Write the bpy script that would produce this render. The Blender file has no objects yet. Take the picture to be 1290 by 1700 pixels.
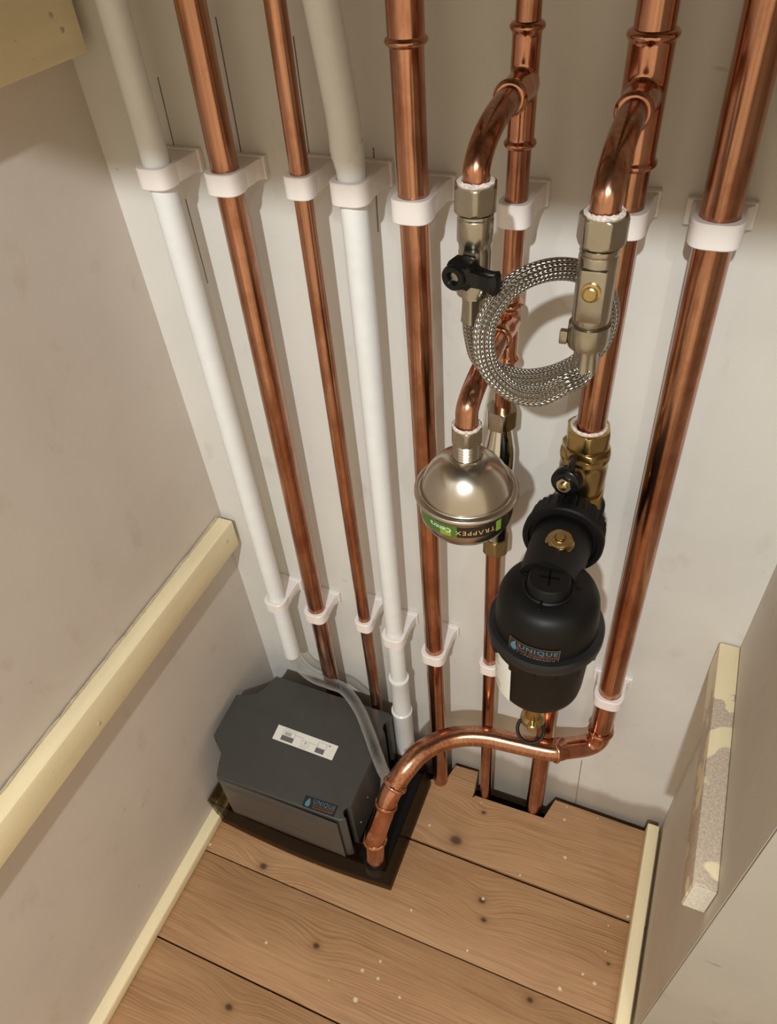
import bpy, bmesh, math, random
from mathutils import Vector, Matrix
random.seed(7)
PI = math.pi
SC = bpy.context.scene
COL = SC.collection

# ------------------------------------------------------------------ camera
W_PX, H_PX, F_PX = 1290, 1700, 1233.58
RC = [(0.923452, 0.377590, -0.068281), (0.218072, -0.662857, -0.716286), (-0.315723, 0.646565, -0.694459)]
CAM = Vector((0.5155, -0.5474, 1.1125))
camd = bpy.data.cameras.new('camera')
cam = bpy.data.objects.new('camera', camd)
COL.objects.link(cam)
camd.sensor_fit = 'VERTICAL'
camd.sensor_height = 24.0
camd.lens = 24.0 * F_PX / H_PX
camd.clip_start = 0.01
r, d, f = (Vector(v) for v in RC)
cam.matrix_world = Matrix(((r.x, -d.x, -f.x, CAM.x), (r.y, -d.y, -f.y, CAM.y), (r.z, -d.z, -f.z, CAM.z), (0, 0, 0, 1)))
SC.camera = cam

# ------------------------------------------------------------------ world, light, exposure
world = bpy.data.worlds.new('world')
SC.world = world
world.use_nodes = True
bg = world.node_tree.nodes['Background']
bg.inputs[0].default_value = (1.0, 0.82, 0.56, 1)
bg.inputs[1].default_value = 0.83
ld = bpy.data.lights.new('hall_lamp', 'AREA')
ld.shape = 'DISK'
ld.size = 0.045
ld.energy = 28
ld.color = (0.96, 1.0, 1.0)
lamp = bpy.data.objects.new('hall_lamp', ld)
COL.objects.link(lamp)
LP = Vector((0.58, -1.60, 1.975))
lamp.location = LP
lamp.rotation_euler = (Vector((0.33, 0, 0.5)) - LP).to_track_quat('-Z', 'Y').to_euler()
ld2 = ld.copy()
ld2.energy = 3.5
lamp2 = bpy.data.objects.new('hall_lamp', ld2)
COL.objects.link(lamp2)
lamp2.location = (1.10, -1.60, 1.975)
lamp2.rotation_euler = (Vector((0.33, 0, 0.5)) - lamp2.location).to_track_quat('-Z', 'Y').to_euler()
SC.view_settings.view_transform = 'Standard'
SC.view_settings.look = 'None'
SC.view_settings.gamma = 1
SC.view_settings.use_curve_mapping = False
SC.view_settings.exposure = 0.0


def at(px, py, X=None, Y=None, Z=None):
    """the point where the photograph's pixel meets the real plane X, Y or Z = const"""
    a, b = (px - W_PX / 2) / F_PX, (py - H_PX / 2) / F_PX
    v = r * a + d * b + f
    t = (X - CAM.x) / v.x if X is not None else (Y - CAM.y) / v.y if Y is not None else (Z - CAM.z) / v.z
    return CAM + v * t


# ------------------------------------------------------------------ materials
def new_mat(name):
    m = bpy.data.materials.new(name)
    m.use_nodes = True
    nt = m.node_tree
    return m, nt, nt.nodes['Principled BSDF']


def N(nt, typ, **kw):
    n = nt.nodes.new(typ)
    for k, v in kw.items():
        setattr(n, k, v)
    return n


def noise(nt, scale, detail=4, rough=0.55, vec=None, dim='3D'):
    n = N(nt, 'ShaderNodeTexNoise')
    n.inputs['Scale'].default_value = scale
    n.inputs['Detail'].default_value = detail
    n.inputs['Roughness'].default_value = rough
    if vec is not None:
        nt.links.new(vec, n.inputs['Vector'])
    return n


def ramp(nt, src, stops):
    n = N(nt, 'ShaderNodeValToRGB')
    e = n.color_ramp.elements
    while len(e) < len(stops):
        e.new(0.5)
    for i, (p, c) in enumerate(stops):
        e[i].position = p
        e[i].color = (*c, 1) if len(c) == 3 else c
    nt.links.new(src, n.inputs[0])
    return n


def mixc(nt, fac, a, b, mode='MIX'):
    n = N(nt, 'ShaderNodeMix', data_type='RGBA', blend_type=mode)
    for sock, v in ((n.inputs[0], fac), (n.inputs[6], a), (n.inputs[7], b)):
        if hasattr(v, 'is_linked'):
            nt.links.new(v, sock)
        else:
            sock.default_value = v if isinstance(v, float) else (*v, 1)
    return n.outputs[2]


def math_n(nt, op, a, b=None, c=None):
    n = N(nt, 'ShaderNodeMath', operation=op)
    for i, v in enumerate((a, b, c)):
        if v is None:
            continue
        if hasattr(v, 'is_linked'):
            nt.links.new(v, n.inputs[i])
        else:
            n.inputs[i].default_value = v
    return n.outputs[0]


def pos(nt):
    return N(nt, 'ShaderNodeNewGeometry').outputs['Position']


def stretch(nt, vec, s):
    n = N(nt, 'ShaderNodeMapping')
    n.inputs['Scale'].default_value = s
    nt.links.new(vec, n.inputs['Vector'])
    return n.outputs[0]


def bump(nt, bsdf, h, strength=0.2, dist=0.001):
    n = N(nt, 'ShaderNodeBump')
    n.inputs['Strength'].default_value = strength
    n.inputs['Distance'].default_value = dist
    nt.links.new(h, n.inputs['Height'])
    nt.links.new(n.outputs[0], bsdf.inputs['Normal'])


def plain(name, c, rough=0.4, metal=0.0, var=0.0, scale=60, spec=None, bmp=0.0, bscale=600):
    m, nt, b = new_mat(name)
    b.inputs['Roughness'].default_value = rough
    b.inputs['Metallic'].default_value = metal
    if spec is not None:
        b.inputs['Specular IOR Level'].default_value = spec
    n = noise(nt, scale, 5, vec=pos(nt))
    lo = tuple(x * (1 - var) for x in c)
    hi = tuple(min(1, x * (1 + var)) for x in c)
    nt.links.new(ramp(nt, n.outputs[0], [(0.3, lo), (0.7, hi)]).outputs[0], b.inputs['Base Color'])
    if bmp:
        bump(nt, b, noise(nt, bscale, 3, vec=pos(nt)).outputs[0], bmp, 0.0004)
    return m


def copper_mat(name, c=(0.56, 0.285, 0.18), rough=0.19, band=0.42):
    m, nt, b = new_mat(name)
    b.inputs['Metallic'].default_value = 1
    p = pos(nt)
    long = noise(nt, 330, 5, 0.65, vec=stretch(nt, p, (1.0, 1.0, 0.012)))      # drawing marks along the tube
    spot = noise(nt, 36, 6, 0.65, vec=stretch(nt, p, (1, 1, 0.5)))
    c1 = ramp(nt, long.outputs[0], [(0.30, tuple(x * (1 - band) for x in c)), (0.68, tuple(min(1, x * (1 + band * 0.45)) for x in c))]).outputs[0]
    tarnish = ramp(nt, spot.outputs[0], [(0.46, (1, 1, 1)), (0.58, (0.80, 0.70, 0.66)), (0.76, (0.58, 0.44, 0.38))]).outputs[0]
    nt.links.new(mixc(nt, 1.0, c1, tarnish, 'MULTIPLY'), b.inputs['Base Color'])
    rr = N(nt, 'ShaderNodeMapRange')
    rr.inputs['To Min'].default_value = rough * 0.6
    rr.inputs['To Max'].default_value = rough * 1.6
    nt.links.new(spot.outputs[0], rr.inputs['Value'])
    nt.links.new(rr.outputs[0], b.inputs['Roughness'])
    h = math_n(nt, 'ADD', noise(nt, 22, 2, vec=stretch(nt, p, (1, 1, 0.35))).outputs[0], math_n(nt, 'MULTIPLY', long.outputs[0], 0.10))
    bump(nt, b, h, 0.22, 0.0015)
    return m


def plaster_mat(name, c, dirt=(0.36, 0.30, 0.24), skirt=False):
    m, nt, b = new_mat(name)
    p = pos(nt)
    b.inputs['Roughness'].default_value = 0.62
    n1 = noise(nt, 5.5, 6, 0.6, vec=p)
    n2 = noise(nt, 26, 5, 0.6, vec=stretch(nt, p, (1, 1, 0.6)))
    base = ramp(nt, n1.outputs[0], [(0.3, tuple(x * 0.93 for x in c)), (0.7, tuple(min(1, x * 1.05) for x in c))]).outputs[0]
    smudge = ramp(nt, n2.outputs[0], [(0.60, (1, 1, 1)), (0.78, (0.86, 0.83, 0.79))]).outputs[0]
    col = mixc(nt, 1.0, base, smudge, 'MULTIPLY')
    scuff = ramp(nt, noise(nt, 42, 3, 0.5, vec=stretch(nt, p, (0.6, 1, 1.6))).outputs[0], [(0.73, (1, 1, 1)), (0.78, (0.72, 0.67, 0.62))]).outputs[0]
    col = mixc(nt, 1.0, col, scuff, 'MULTIPLY')
    if skirt:   # bare, stained plaster along the foot of the wall
        sx = N(nt, 'ShaderNodeSeparateXYZ')
        nt.links.new(p, sx.inputs[0])
        w = noise(nt, 9, 4, vec=stretch(nt, p, (1, 0, 0)))
        hgt = math_n(nt, 'ADD', sx.outputs[2], math_n(nt, 'MULTIPLY', w.outputs[0], -0.09))
        msk = ramp(nt, math_n(nt, 'MULTIPLY_ADD', hgt, 12.0, 0.5), [(0.40, (1, 1, 1)), (0.60, (0, 0, 0))]).outputs[0]
        col = mixc(nt, math_n(nt, 'MULTIPLY', msk, 0.8), col, dirt)
    nt.links.new(col, b.inputs['Base Color'])
    h = math_n(nt, 'ADD', noise(nt, 18, 3, vec=p).outputs[0], math_n(nt, 'MULTIPLY', noise(nt, 300, 3, vec=p).outputs[0], 0.12))
    bump(nt, b, h, 0.25, 0.0018)
    return m


KNOTS = [at(757, 1395, Z=0), at(800, 1495, Z=0), at(803, 1527, Z=0), at(525, 1570, Z=0), at(380, 1672, Z=0),
         at(437, 1438, Z=0), at(803, 1349, Z=0), at(880, 1660, Z=0), at(1010, 1600, Z=0)]
KR = [0.011, 0.006, 0.005, 0.0058, 0.0062, 0.007, 0.004, 0.005, 0.003]


def pine_mat(name):
    m, nt, b = new_mat(name)
    p = pos(nt)
    sx = N(nt, 'ShaderNodeSeparateXYZ')
    nt.links.new(p, sx.inputs[0])
    x, y = sx.outputs[0], sx.outputs[1]
    info = N(nt, 'ShaderNodeObjectInfo').outputs['Random']
    warp = math_n(nt, 'MULTIPLY', noise(nt, 5.0, 3, vec=stretch(nt, p, (0.55, 2.2, 1))).outputs[0], 0.035)
    g = math_n(nt, 'ADD', y, warp)
    g = math_n(nt, 'ADD', g, math_n(nt, 'MULTIPLY', info, 0.7))
    dark = halo = None
    for k, kr in zip(KNOTS, KR):
        dx = math_n(nt, 'MULTIPLY', math_n(nt, 'SUBTRACT', x, k.x), 0.75)
        dy = math_n(nt, 'SUBTRACT', y, k.y)
        d2 = math_n(nt, 'ADD', math_n(nt, 'MULTIPLY', dx, dx), math_n(nt, 'MULTIPLY', dy, dy))
        far = math_n(nt, 'POWER', 2.718, math_n(nt, 'MULTIPLY', d2, -1.0 / (2 * (kr * 3.2) ** 2)))
        g = math_n(nt, 'ADD', g, math_n(nt, 'MULTIPLY', far, kr * 2.0))
        core = math_n(nt, 'POWER', 2.718, math_n(nt, 'MULTIPLY', math_n(nt, 'MULTIPLY', d2, d2), -1.0 / (kr * 0.62) ** 4))
        hl = math_n(nt, 'POWER', 2.718, math_n(nt, 'MULTIPLY', d2, -1.0 / (kr * 1.15) ** 2))
        halo = hl if halo is None else math_n(nt, 'MAXIMUM', halo, hl)
        dark = core if dark is None else math_n(nt, 'MAXIMUM', dark, core)
    comb = N(nt, 'ShaderNodeCombineXYZ')
    nt.links.new(math_n(nt, 'MULTIPLY', x, 0.035), comb.inputs[0])
    nt.links.new(g, comb.inputs[1])
    gr = noise(nt, 210, 3, 0.6, vec=comb.outputs[0])
    fine = noise(nt, 900, 2, 0.6, vec=stretch(nt, p, (0.03, 1, 1)))
    broad = noise(nt, 16, 3, 0.5, vec=stretch(nt, p, (0.25, 1, 1)))
    col = ramp(nt, gr.outputs[0], [(0.30, (0.36, 0.195, 0.092)), (0.46, (0.46, 0.26, 0.127)), (0.66, (0.53, 0.315, 0.16))]).outputs[0]
    col = mixc(nt, 0.30, col, ramp(nt, fine.outputs[0], [(0.3, (0.24, 0.13, 0.065)), (0.7, (0.5, 0.31, 0.17))]).outputs[0])
    wob = math_n(nt, 'MULTIPLY', noise(nt, 26, 2, vec=comb.outputs[0]).outputs[0], 9.0)
    sn = math_n(nt, 'SINE', math_n(nt, 'ADD', math_n(nt, 'MULTIPLY', g, 2 * PI * 260), wob))
    lines = ramp(nt, math_n(nt, 'MULTIPLY_ADD', sn, 0.5, 0.5), [(0.0, (1, 1, 1)), (0.55, (0.98, 0.97, 0.96)), (0.95, (0.76, 0.68, 0.60))]).outputs[0]
    amt = ramp(nt, noise(nt, 9, 2, vec=stretch(nt, p, (0.4, 1.6, 1))).outputs[0], [(0.38, (0.06, 0.06, 0.06)), (0.64, (0.75, 0.75, 0.75))]).outputs[0]
    col = mixc(nt, amt, col, mixc(nt, 1.0, col, lines, 'MULTIPLY'))
    col = mixc(nt, 1.0, col, ramp(nt, broad.outputs[0], [(0.3, (0.84, 0.82, 0.80)), (0.65, (1, 1, 1))]).outputs[0], 'MULTIPLY')
    col = mixc(nt, math_n(nt, 'MULTIPLY', halo, 0.5), col, (0.16, 0.082, 0.038))
    col = mixc(nt, math_n(nt, 'MULTIPLY', dark, 0.9), col, (0.055, 0.026, 0.013))
    vo = N(nt, 'ShaderNodeTexVoronoi')
    vo.inputs['Scale'].default_value = 42
    nt.links.new(stretch(nt, p, (0.9, 1, 1)), vo.inputs['Vector'])
    sp = math_n(nt, 'LESS_THAN', vo.outputs['Distance'], math_n(nt, 'MULTIPLY_ADD', noise(nt, 30, 2, vec=p).outputs[0], 0.36, -0.112))
    col = mixc(nt, math_n(nt, 'MULTIPLY', sp, 0.75), col, (0.72, 0.62, 0.48))
    nt.links.new(col, b.inputs['Base Color'])
    b.inputs['Roughness'].default_value = 0.5
    bump(nt, b, gr.outputs[0], 0.12, 0.0006)
    return m


def batten_mat(name, c=(0.87, 0.755, 0.50), bare=None, raw=0.0):
    m, nt, b = new_mat(name)
    p = pos(nt)
    b.inputs['Roughness'].default_value = 0.42
    n1 = noise(nt, 30, 4, vec=stretch(nt, p, (1, 0.15, 1)))
    col = ramp(nt, n1.outputs[0], [(0.3, tuple(x * 0.90 for x in c)), (0.7, tuple(x * 1.07 for x in c))]).outputs[0]
    chip = ramp(nt, noise(nt, 130, 4, 0.6, vec=p).outputs[0], [(0.70, (0, 0, 0)), (0.72, (1, 1, 1))]).outputs[0]
    col = mixc(nt, math_n(nt, 'MULTIPLY', chip, 0.55), col, (0.42, 0.32, 0.26))
    if bare:    # stripped, rough patch with the old pinkish coat showing
        sx = N(nt, 'ShaderNodeSeparateXYZ')
        nt.links.new(p, sx.inputs[0])
        yy = math_n(nt, 'ADD', sx.outputs[1], math_n(nt, 'MULTIPLY_ADD', noise(nt, 45, 4, vec=p).outputs[0], 0.16, -0.08))
        msk = math_n(nt, 'LESS_THAN', yy, bare)
        patch = ramp(nt, noise(nt, 19, 2, vec=p).outputs[0], [(0.60, (1, 1, 1)), (0.62, (0, 0, 0))]).outputs[0]
        msk = math_n(nt, 'MULTIPLY', msk, patch)
        grit = ramp(nt, noise(nt, 420, 3, vec=p).outputs[0], [(0.35, (0.40, 0.32, 0.26)), (0.65, (0.60, 0.50, 0.40))]).outputs[0]
        col = mixc(nt, math_n(nt, 'MULTIPLY', msk, 0.9), col, grit)
    nt.links.new(col, b.inputs['Base Color'])
    h = math_n(nt, 'ADD', n1.outputs[0], math_n(nt, 'MULTIPLY', noise(nt, 260, 3, vec=p).outputs[0], 0.4))
    bump(nt, b, h, 0.28, 0.0012)
    return m


def braid_mat(name, turns=14.0, pitch=0.0029):
    m, nt, b = new_mat(name)
    uv = N(nt, 'ShaderNodeUVMap').outputs[0]
    sx = N(nt, 'ShaderNodeSeparateXYZ')
    nt.links.new(uv, sx.inputs[0])
    a = math_n(nt, 'MULTIPLY', sx.outputs[0], turns)
    v = math_n(nt, 'DIVIDE', sx.outputs[1], pitch)
    tri = math_n(nt, 'PINGPONG', a, 0.5)                     # chevrons round the hose
    ph = math_n(nt, 'FRACT', math_n(nt, 'ADD', v, math_n(nt, 'MULTIPLY', tri, 1.6)))
    ridge = math_n(nt, 'PINGPONG', math_n(nt, 'MULTIPLY', ph, 1.0), 0.5)
    row = math_n(nt, 'SINE', math_n(nt, 'MULTIPLY', math_n(nt, 'PINGPONG', a, 0.5), 2 * PI))
    h = math_n(nt, 'MULTIPLY', math_n(nt, 'MULTIPLY', ridge, 2.0), math_n(nt, 'ABSOLUTE', row))
    col = ramp(nt, h, [(0.05, (0.13, 0.12, 0.105)), (0.5, (0.66, 0.63, 0.57))]).outputs[0]
    nt.links.new(col, b.inputs['Base Color'])
    b.inputs['Metallic'].default_value = 1
    b.inputs['Roughness'].default_value = 0.26
    bump(nt, b, h, 0.9, 0.0009)
    return m


def clear_mat(name, tint, rough=0.05, opac=0.3, edge=0.6, body=0.8):
    """thin clear plastic: tinted see-through with a glossy skin"""
    m, nt, b = new_mat(name)
    tr = N(nt, 'ShaderNodeBsdfTransparent')
    tr.inputs[0].default_value = (*tint, 1)
    b.inputs['Base Color'].default_value = (*[t * body for t in tint], 1)
    b.inputs['Roughness'].default_value = rough
    mx = N(nt, 'ShaderNodeMixShader')
    lw = N(nt, 'ShaderNodeLayerWeight')
    lw.inputs[0].default_value = 0.35
    nt.links.new(math_n(nt, 'MULTIPLY_ADD', lw.outputs[1], edge, opac), mx.inputs[0])
    nt.links.new(tr.outputs[0], mx.inputs[1])
    nt.links.new(b.outputs[0], mx.inputs[2])
    nt.links.new(mx.outputs[0], nt.nodes['Material Output'].inputs[0])
    return m


M = dict(
    wall=plaster_mat('wall_plaster', (0.66, 0.64, 0.60), skirt=True),
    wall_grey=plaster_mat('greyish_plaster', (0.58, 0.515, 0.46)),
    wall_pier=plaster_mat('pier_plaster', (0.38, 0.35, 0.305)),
    wall_side=plaster_mat('side_plaster', (0.66, 0.62, 0.56)),
    pine=pine_mat('pine_boards'),
    sub=plain('dark_void', (0.006, 0.005, 0.004), 0.95, spec=0.0),  # near-black; also painted as shade in grooves, notches and the cap slot
    batten=batten_mat('cream_gloss_paint'),
    batten_bare=batten_mat('worn_cream_paint', bare=-0.075),
    raw_end=plain('sawn_end', (0.60, 0.55, 0.46), 0.8, var=0.2, scale=400, bmp=0.6, bscale=500),
    copper=copper_mat('copper_pipe'),
    copper_fit=copper_mat('copper_fitting', (0.60, 0.305, 0.20), 0.14, 0.12),
    pvc=plain('white_plastic', (0.76, 0.775, 0.775), 0.32, var=0.03),
    nylon=None,
    nickel=plain('nickel_plate', (0.41, 0.375, 0.31), 0.23, 1, 0.10, 80, bmp=0.10, bscale=900),
    steel=plain('brushed_steel', (0.52, 0.475, 0.41), 0.25, 1, 0.06, 30),
    chrome=plain('chrome', (0.68, 0.66, 0.62), 0.07, 1, 0.02),
    brass=plain('brass', (0.47, 0.35, 0.155), 0.27, 1, 0.12, 90, bmp=0.08),
    brass_dull=plain('dull_brass', (0.42, 0.34, 0.19), 0.36, 1, 0.12, 90, bmp=0.1),
    black=plain('black_plastic', (0.0042, 0.004, 0.0038), 0.48, var=0.2, spec=0.25, bmp=0.05),
    black_sheen=plain('black_ring_plastic', (0.010, 0.0105, 0.012), 0.36, var=0.1, spec=0.4),
    black_gloss=plain('black_lever_plastic', (0.004, 0.004, 0.004), 0.22, var=0.1, spec=0.35),
    grey=plain('charcoal_plastic', (0.050, 0.049, 0.046), 0.42, var=0.06, bmp=0.08, bscale=900),
    grey_side=plain('charcoal_vent', (0.058, 0.052, 0.045), 0.45, var=0.05),
    label_white=plain('white_label', (0.78, 0.76, 0.71), 0.4, var=0.02),
    label_dark=plain('dark_label', (0.012, 0.012, 0.012), 0.3),
    ink_grey=plain('grey_print', (0.13, 0.13, 0.125), 0.5),
    ink_pale=plain('pale_grey_print', (0.42, 0.41, 0.39), 0.5),
    ink_blue=plain('blue_print', (0.075, 0.19, 0.27), 0.4),
    ink_rust=plain('rust_print', (0.24, 0.07, 0.035), 0.4),
    ink_tan=plain('tan_print', (0.30, 0.17, 0.08), 0.4),
    ink_gold=plain('gold_print', (0.62, 0.38, 0.12), 0.4),
    green=plain('green_label', (0.05, 0.135, 0.02), 0.35),
    lime=plain('lime_label', (0.18, 0.30, 0.03), 0.35),
    ink_white=plain('white_print', (0.80, 0.82, 0.76), 0.4),
    flux=plain('thread_tape', (0.62, 0.545, 0.49), 0.85, var=0.35, scale=700, bmp=0.8, bscale=900),
    pencil=plain('pencil', (0.16, 0.135, 0.11), 0.8, var=0.3, scale=200),
    caulk=plain('filler', (0.50, 0.42, 0.30), 0.7, var=0.15, scale=200),
    braid=braid_mat('steel_braid'),
    tube=clear_mat('clear_hose', (0.84, 0.83, 0.80), 0.05, 0.03, 0.75, 0.75),
    smoke=clear_mat('smoked_tray', (0.62, 0.56, 0.48), 0.12, 0.02, 0.3, 0.05),
)
m, nt, b = new_mat('nylon_clip')
b.inputs['Base Color'].default_value = (0.80, 0.745, 0.72, 1)
b.inputs['Roughness'].default_value = 0.38
b.inputs['Subsurface Weight'].default_value = 0.3
b.inputs['Subsurface Radius'].default_value = (0.006, 0.004, 0.0035)
b.inputs['Subsurface Scale'].default_value = 0.3
M['nylon'] = m

# ------------------------------------------------------------------ mesh helpers
ORG = {}


def link(name, bm, mat, parent=None, sharp=35, origin=None, recalc=True):
    """bm is in world coordinates; the object gets its own origin and only that one mesh"""
    if recalc:
        bmesh.ops.recalc_face_normals(bm, faces=bm.faces[:])
    for fc in bm.faces:
        fc.smooth = True
    for e in bm.edges:
        if len(e.link_faces) == 2:
            e.smooth = e.calc_face_angle(0) < math.radians(sharp)
    vs = [v.co for v in bm.verts]
    if origin is None:
        mn = [min(v[i] for v in vs) for i in range(3)]
        mx = [max(v[i] for v in vs) for i in range(3)]
        origin = Vector(((mn[0] + mx[0]) / 2, (mn[1] + mx[1]) / 2, mn[2] if parent is None else (mn[2] + mx[2]) / 2))
    origin = Vector(origin)
    bmesh.ops.translate(bm, verts=bm.verts[:], vec=-origin)
    me = bpy.data.meshes.new(name)
    bm.to_mesh(me)
    bm.free()
    mats = mat if isinstance(mat, (list, tuple)) else [mat]
    for mm in mats:
        me.materials.append(mm)
    o = bpy.data.objects.new(name, me)
    COL.objects.link(o)
    if parent is not None:
        o.parent = parent
        o.location = origin - ORG[parent]
    else:
        o.location = origin
    ORG[o] = origin
    return o


def thing(name, label, cat, loc, group=None):
    o = bpy.data.objects.new(name, None)
    o.empty_display_size = 0.02
    COL.objects.link(o)
    o.location = loc
    ORG[o] = Vector(loc)
    return tag(o, label, cat, group)


def tag(o, label, cat, group=None):
    o['label'] = label
    o['category'] = cat
    if group:
        o['group'] = group
    return o


def struct(o):
    o['kind'] = 'structure'
    return o


def B():
    return bmesh.new()


def quadgrid(bm, rings, close_u=True, cap0=True, cap1=True, uvs=None):
    vr = [[bm.verts.new(p) for p in rg] for rg in rings]
    n = len(vr[0])
    uvl = bm.loops.layers.uv.verify() if uvs else None
    for i in range(len(vr) - 1):
        for j in range(n if close_u else n - 1):
            k = (j + 1) % n
            try:
                fc = bm.faces.new((vr[i][j], vr[i][k], vr[i + 1][k], vr[i + 1][j]))
            except ValueError:
                continue
            if uvs:
                for lp, (u, vv) in zip(fc.loops, ((j, i), (j + 1, i), (j + 1, i + 1), (j, i + 1))):
                    lp[uvl].uv = (u / n, uvs[vv])
    if cap0:
        bm.faces.new(list(reversed(vr[0])))
    if cap1:
        bm.faces.new(vr[-1])
    return vr


def frame(axis):
    a = Vector(axis).normalized()
    u = a.orthogonal().normalized()
    if abs(a.z) > 0.99:
        u = Vector((1, 0, 0))
    elif abs(a.y) > 0.9:
        u = Vector((1, 0, 0))
        u = (u - a * u.dot(a)).normalized()
    return a, u, a.cross(u)


def lathe(bm, prof, org, axis=(0, 0, 1), seg=32, cap0=True, cap1=True, mod=None):
    """prof = [(radius, distance along the axis)]"""
    a, u, v = frame(axis)
    org = Vector(org)
    rings = []
    for rr, h in prof:
        rg = []
        for i in range(seg):
            t = 2 * PI * i / seg
            q = rr * (mod(t) if mod else 1)
            rg.append(org + a * h + u * (q * math.cos(t)) + v * (q * math.sin(t)))
        rings.append(rg)
    quadgrid(bm, rings, True, cap0, cap1)
    return bm


def hexnut(bm, rad, h0, h1, org, axis=(0, 0, 1), ph=0.0, ch=0.0012):
    """six-sided nut with chamfered ends; rad is across the corners"""
    a, u, v = frame(axis)
    org = Vector(org)
    sg = 1 if h1 > h0 else -1
    rings = []
    n = 48
    for hh, lim in ((h0, 0.90), (h0 + sg * ch * 0.5, 0.945), (h0 + sg * ch * 1.4, 1.0), (h1 - sg * ch * 1.4, 1.0), (h1 - sg * ch * 0.5, 0.945), (h1, 0.90)):
        rg = []
        for i in range(n):
            t = 2 * PI * i / n
            s = (t + ph) % (PI / 3) - PI / 6
            q = min(rad * math.cos(PI / 6) / math.cos(s), rad * lim)
            rg.append(org + a * hh + u * (q * math.cos(t)) + v * (q * math.sin(t)))
        rings.append(rg)
    quadgrid(bm, rings)
    return bm


def tube(bm, pts, rad, seg=24, cap=True, uv=False):
    pts = [Vector(p) for p in pts]
    rads = rad if isinstance(rad, (list, tuple)) else [rad] * len(pts)
    tg = []
    for i in range(len(pts)):
        a = pts[max(0, i - 1)]
        b_ = pts[min(len(pts) - 1, i + 1)]
        tg.append((b_ - a).normalized())
    u = tg[0].orthogonal().normalized()
    rings, ls, L = [], [], 0
    for i, p in enumerate(pts):
        if i:
            L += (p - pts[i - 1]).length
            u = (u - tg[i] * u.dot(tg[i])).normalized()
        v = tg[i].cross(u)
        rings.append([p + (u * math.cos(2 * PI * j / seg) + v * math.sin(2 * PI * j / seg)) * rads[i] for j in range(seg)])
        ls.append(L)
    quadgrid(bm, rings, True, cap, cap, ls if uv else None)
    return bm


def spline(pts, n=8):
    pts = [Vector(p) for p in pts]
    P = [pts[0] * 2 - pts[1]] + pts + [pts[-1] * 2 - pts[-2]]
    out = []
    for i in range(1, len(P) - 2):
        p0, p1, p2, p3 = P[i - 1:i + 3]
        for k in range(n):
            t = k / n
            out.append(0.5 * ((2 * p1) + (p2 - p0) * t + (2 * p0 - 5 * p1 + 4 * p2 - p3) * t * t + (3 * p1 - p0 - 3 * p2 + p3) * t ** 3))
    out.append(pts[-1])
    return out


def rounded(pts, rad, n=10):
    pts = [Vector(p) for p in pts]
    out = [pts[0]]
    for i in range(1, len(pts) - 1):
        a, c, e = pts[i - 1], pts[i], pts[i + 1]
        u, v = (a - c).normalized(), (e - c).normalized()
        p, q = c + u * rad, c + v * rad
        for k in range(n + 1):
            t = k / n
            out.append(p * (1 - t) ** 2 + c * (2 * t * (1 - t)) + q * t * t)
    out.append(pts[-1])
    return out


def box(bm, lo, hi, bev=0.0, seg=2):
    lo, hi = Vector(lo), Vector(hi)
    g = bmesh.ops.create_cube(bm, size=1)['verts']
    for v in g:
        v.co = Vector(((lo.x + hi.x) / 2 + v.co.x * (hi.x - lo.x), (lo.y + hi.y) / 2 + v.co.y * (hi.y - lo.y), (lo.z + hi.z) / 2 + v.co.z * (hi.z - lo.z)))
    if bev:
        es = list({e for v in g for e in v.link_edges})
        bmesh.ops.bevel(bm, geom=es, offset=bev, segments=seg, affect='EDGES', profile=0.5)
    return bm


def prism(bm, poly, z0, z1, bev=0.0, seg=2):
    b0 = [bm.verts.new((p[0], p[1], z0)) for p in poly]
    b1 = [bm.verts.new((p[0], p[1], z1)) for p in poly]
    n = len(poly)
    bm.faces.new(list(reversed(b0)))
    top = bm.faces.new(b1)
    for i in range(n):
        k = (i + 1) % n
        bm.faces.new((b0[i], b0[k], b1[k], b1[i]))
    if bev:
        bmesh.ops.bevel(bm, geom=list(top.edges), offset=bev, segments=seg, affect='EDGES', profile=0.5, clamp_overlap=True)
    return bm


def bead(r0, h, w=0.0026, up=0.0021):
    """profile of a rolled solder-ring bead on a sleeve of radius r0"""
    return [(r0 + up * math.sin(PI * k / 6) ** 0.8 if 0 < k < 6 else r0, h - w + 2 * w * k / 6) for k in range(7)]


def text_bm(s, size, spacing=1.0, xscale=1.0):
    cu = bpy.data.curves.new('lettering', 'FONT')
    cu.body = s
    cu.size = size
    cu.space_character = spacing
    cu.align_x = 'CENTER'
    cu.align_y = 'CENTER'
    cu.resolution_u = 3
    ob = bpy.data.objects.new('lettering', cu)
    COL.objects.link(ob)
    dg = bpy.context.evaluated_depsgraph_get()
    me = bpy.data.meshes.new_from_object(ob.evaluated_get(dg))
    bm = bmesh.new()
    bm.from_mesh(me)
    bpy.data.objects.remove(ob)
    bpy.data.meshes.remove(me)
    bpy.data.curves.remove(cu)
    for v in bm.verts:
        v.co.x *= xscale
    return bm


def flat_text(s, size, c, z, spacing=1.0, xs=1.0):
    bm = text_bm(s, size, spacing, xs)
    for v in bm.verts:
        v.co = Vector((c[0] + v.co.x, c[1] + v.co.y, z))
    return bm


def wrap(bm, cx, cy, rad, a0, z0, flip=False, rot=0.0):
    """wrap a flat mesh (x, y) onto an upright cylinder; angle a0 (rad) faces the reader"""
    cr, sr = math.cos(rot), math.sin(rot)
    for v in bm.verts:
        x, y = v.co.x * cr - v.co.y * sr, v.co.x * sr + v.co.y * cr
        if flip:
            x, y = -x, -y
        t = a0 + x / rad
        v.co = Vector((cx + rad * math.cos(t), cy + rad * math.sin(t), z0 + y))
    return bm


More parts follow.
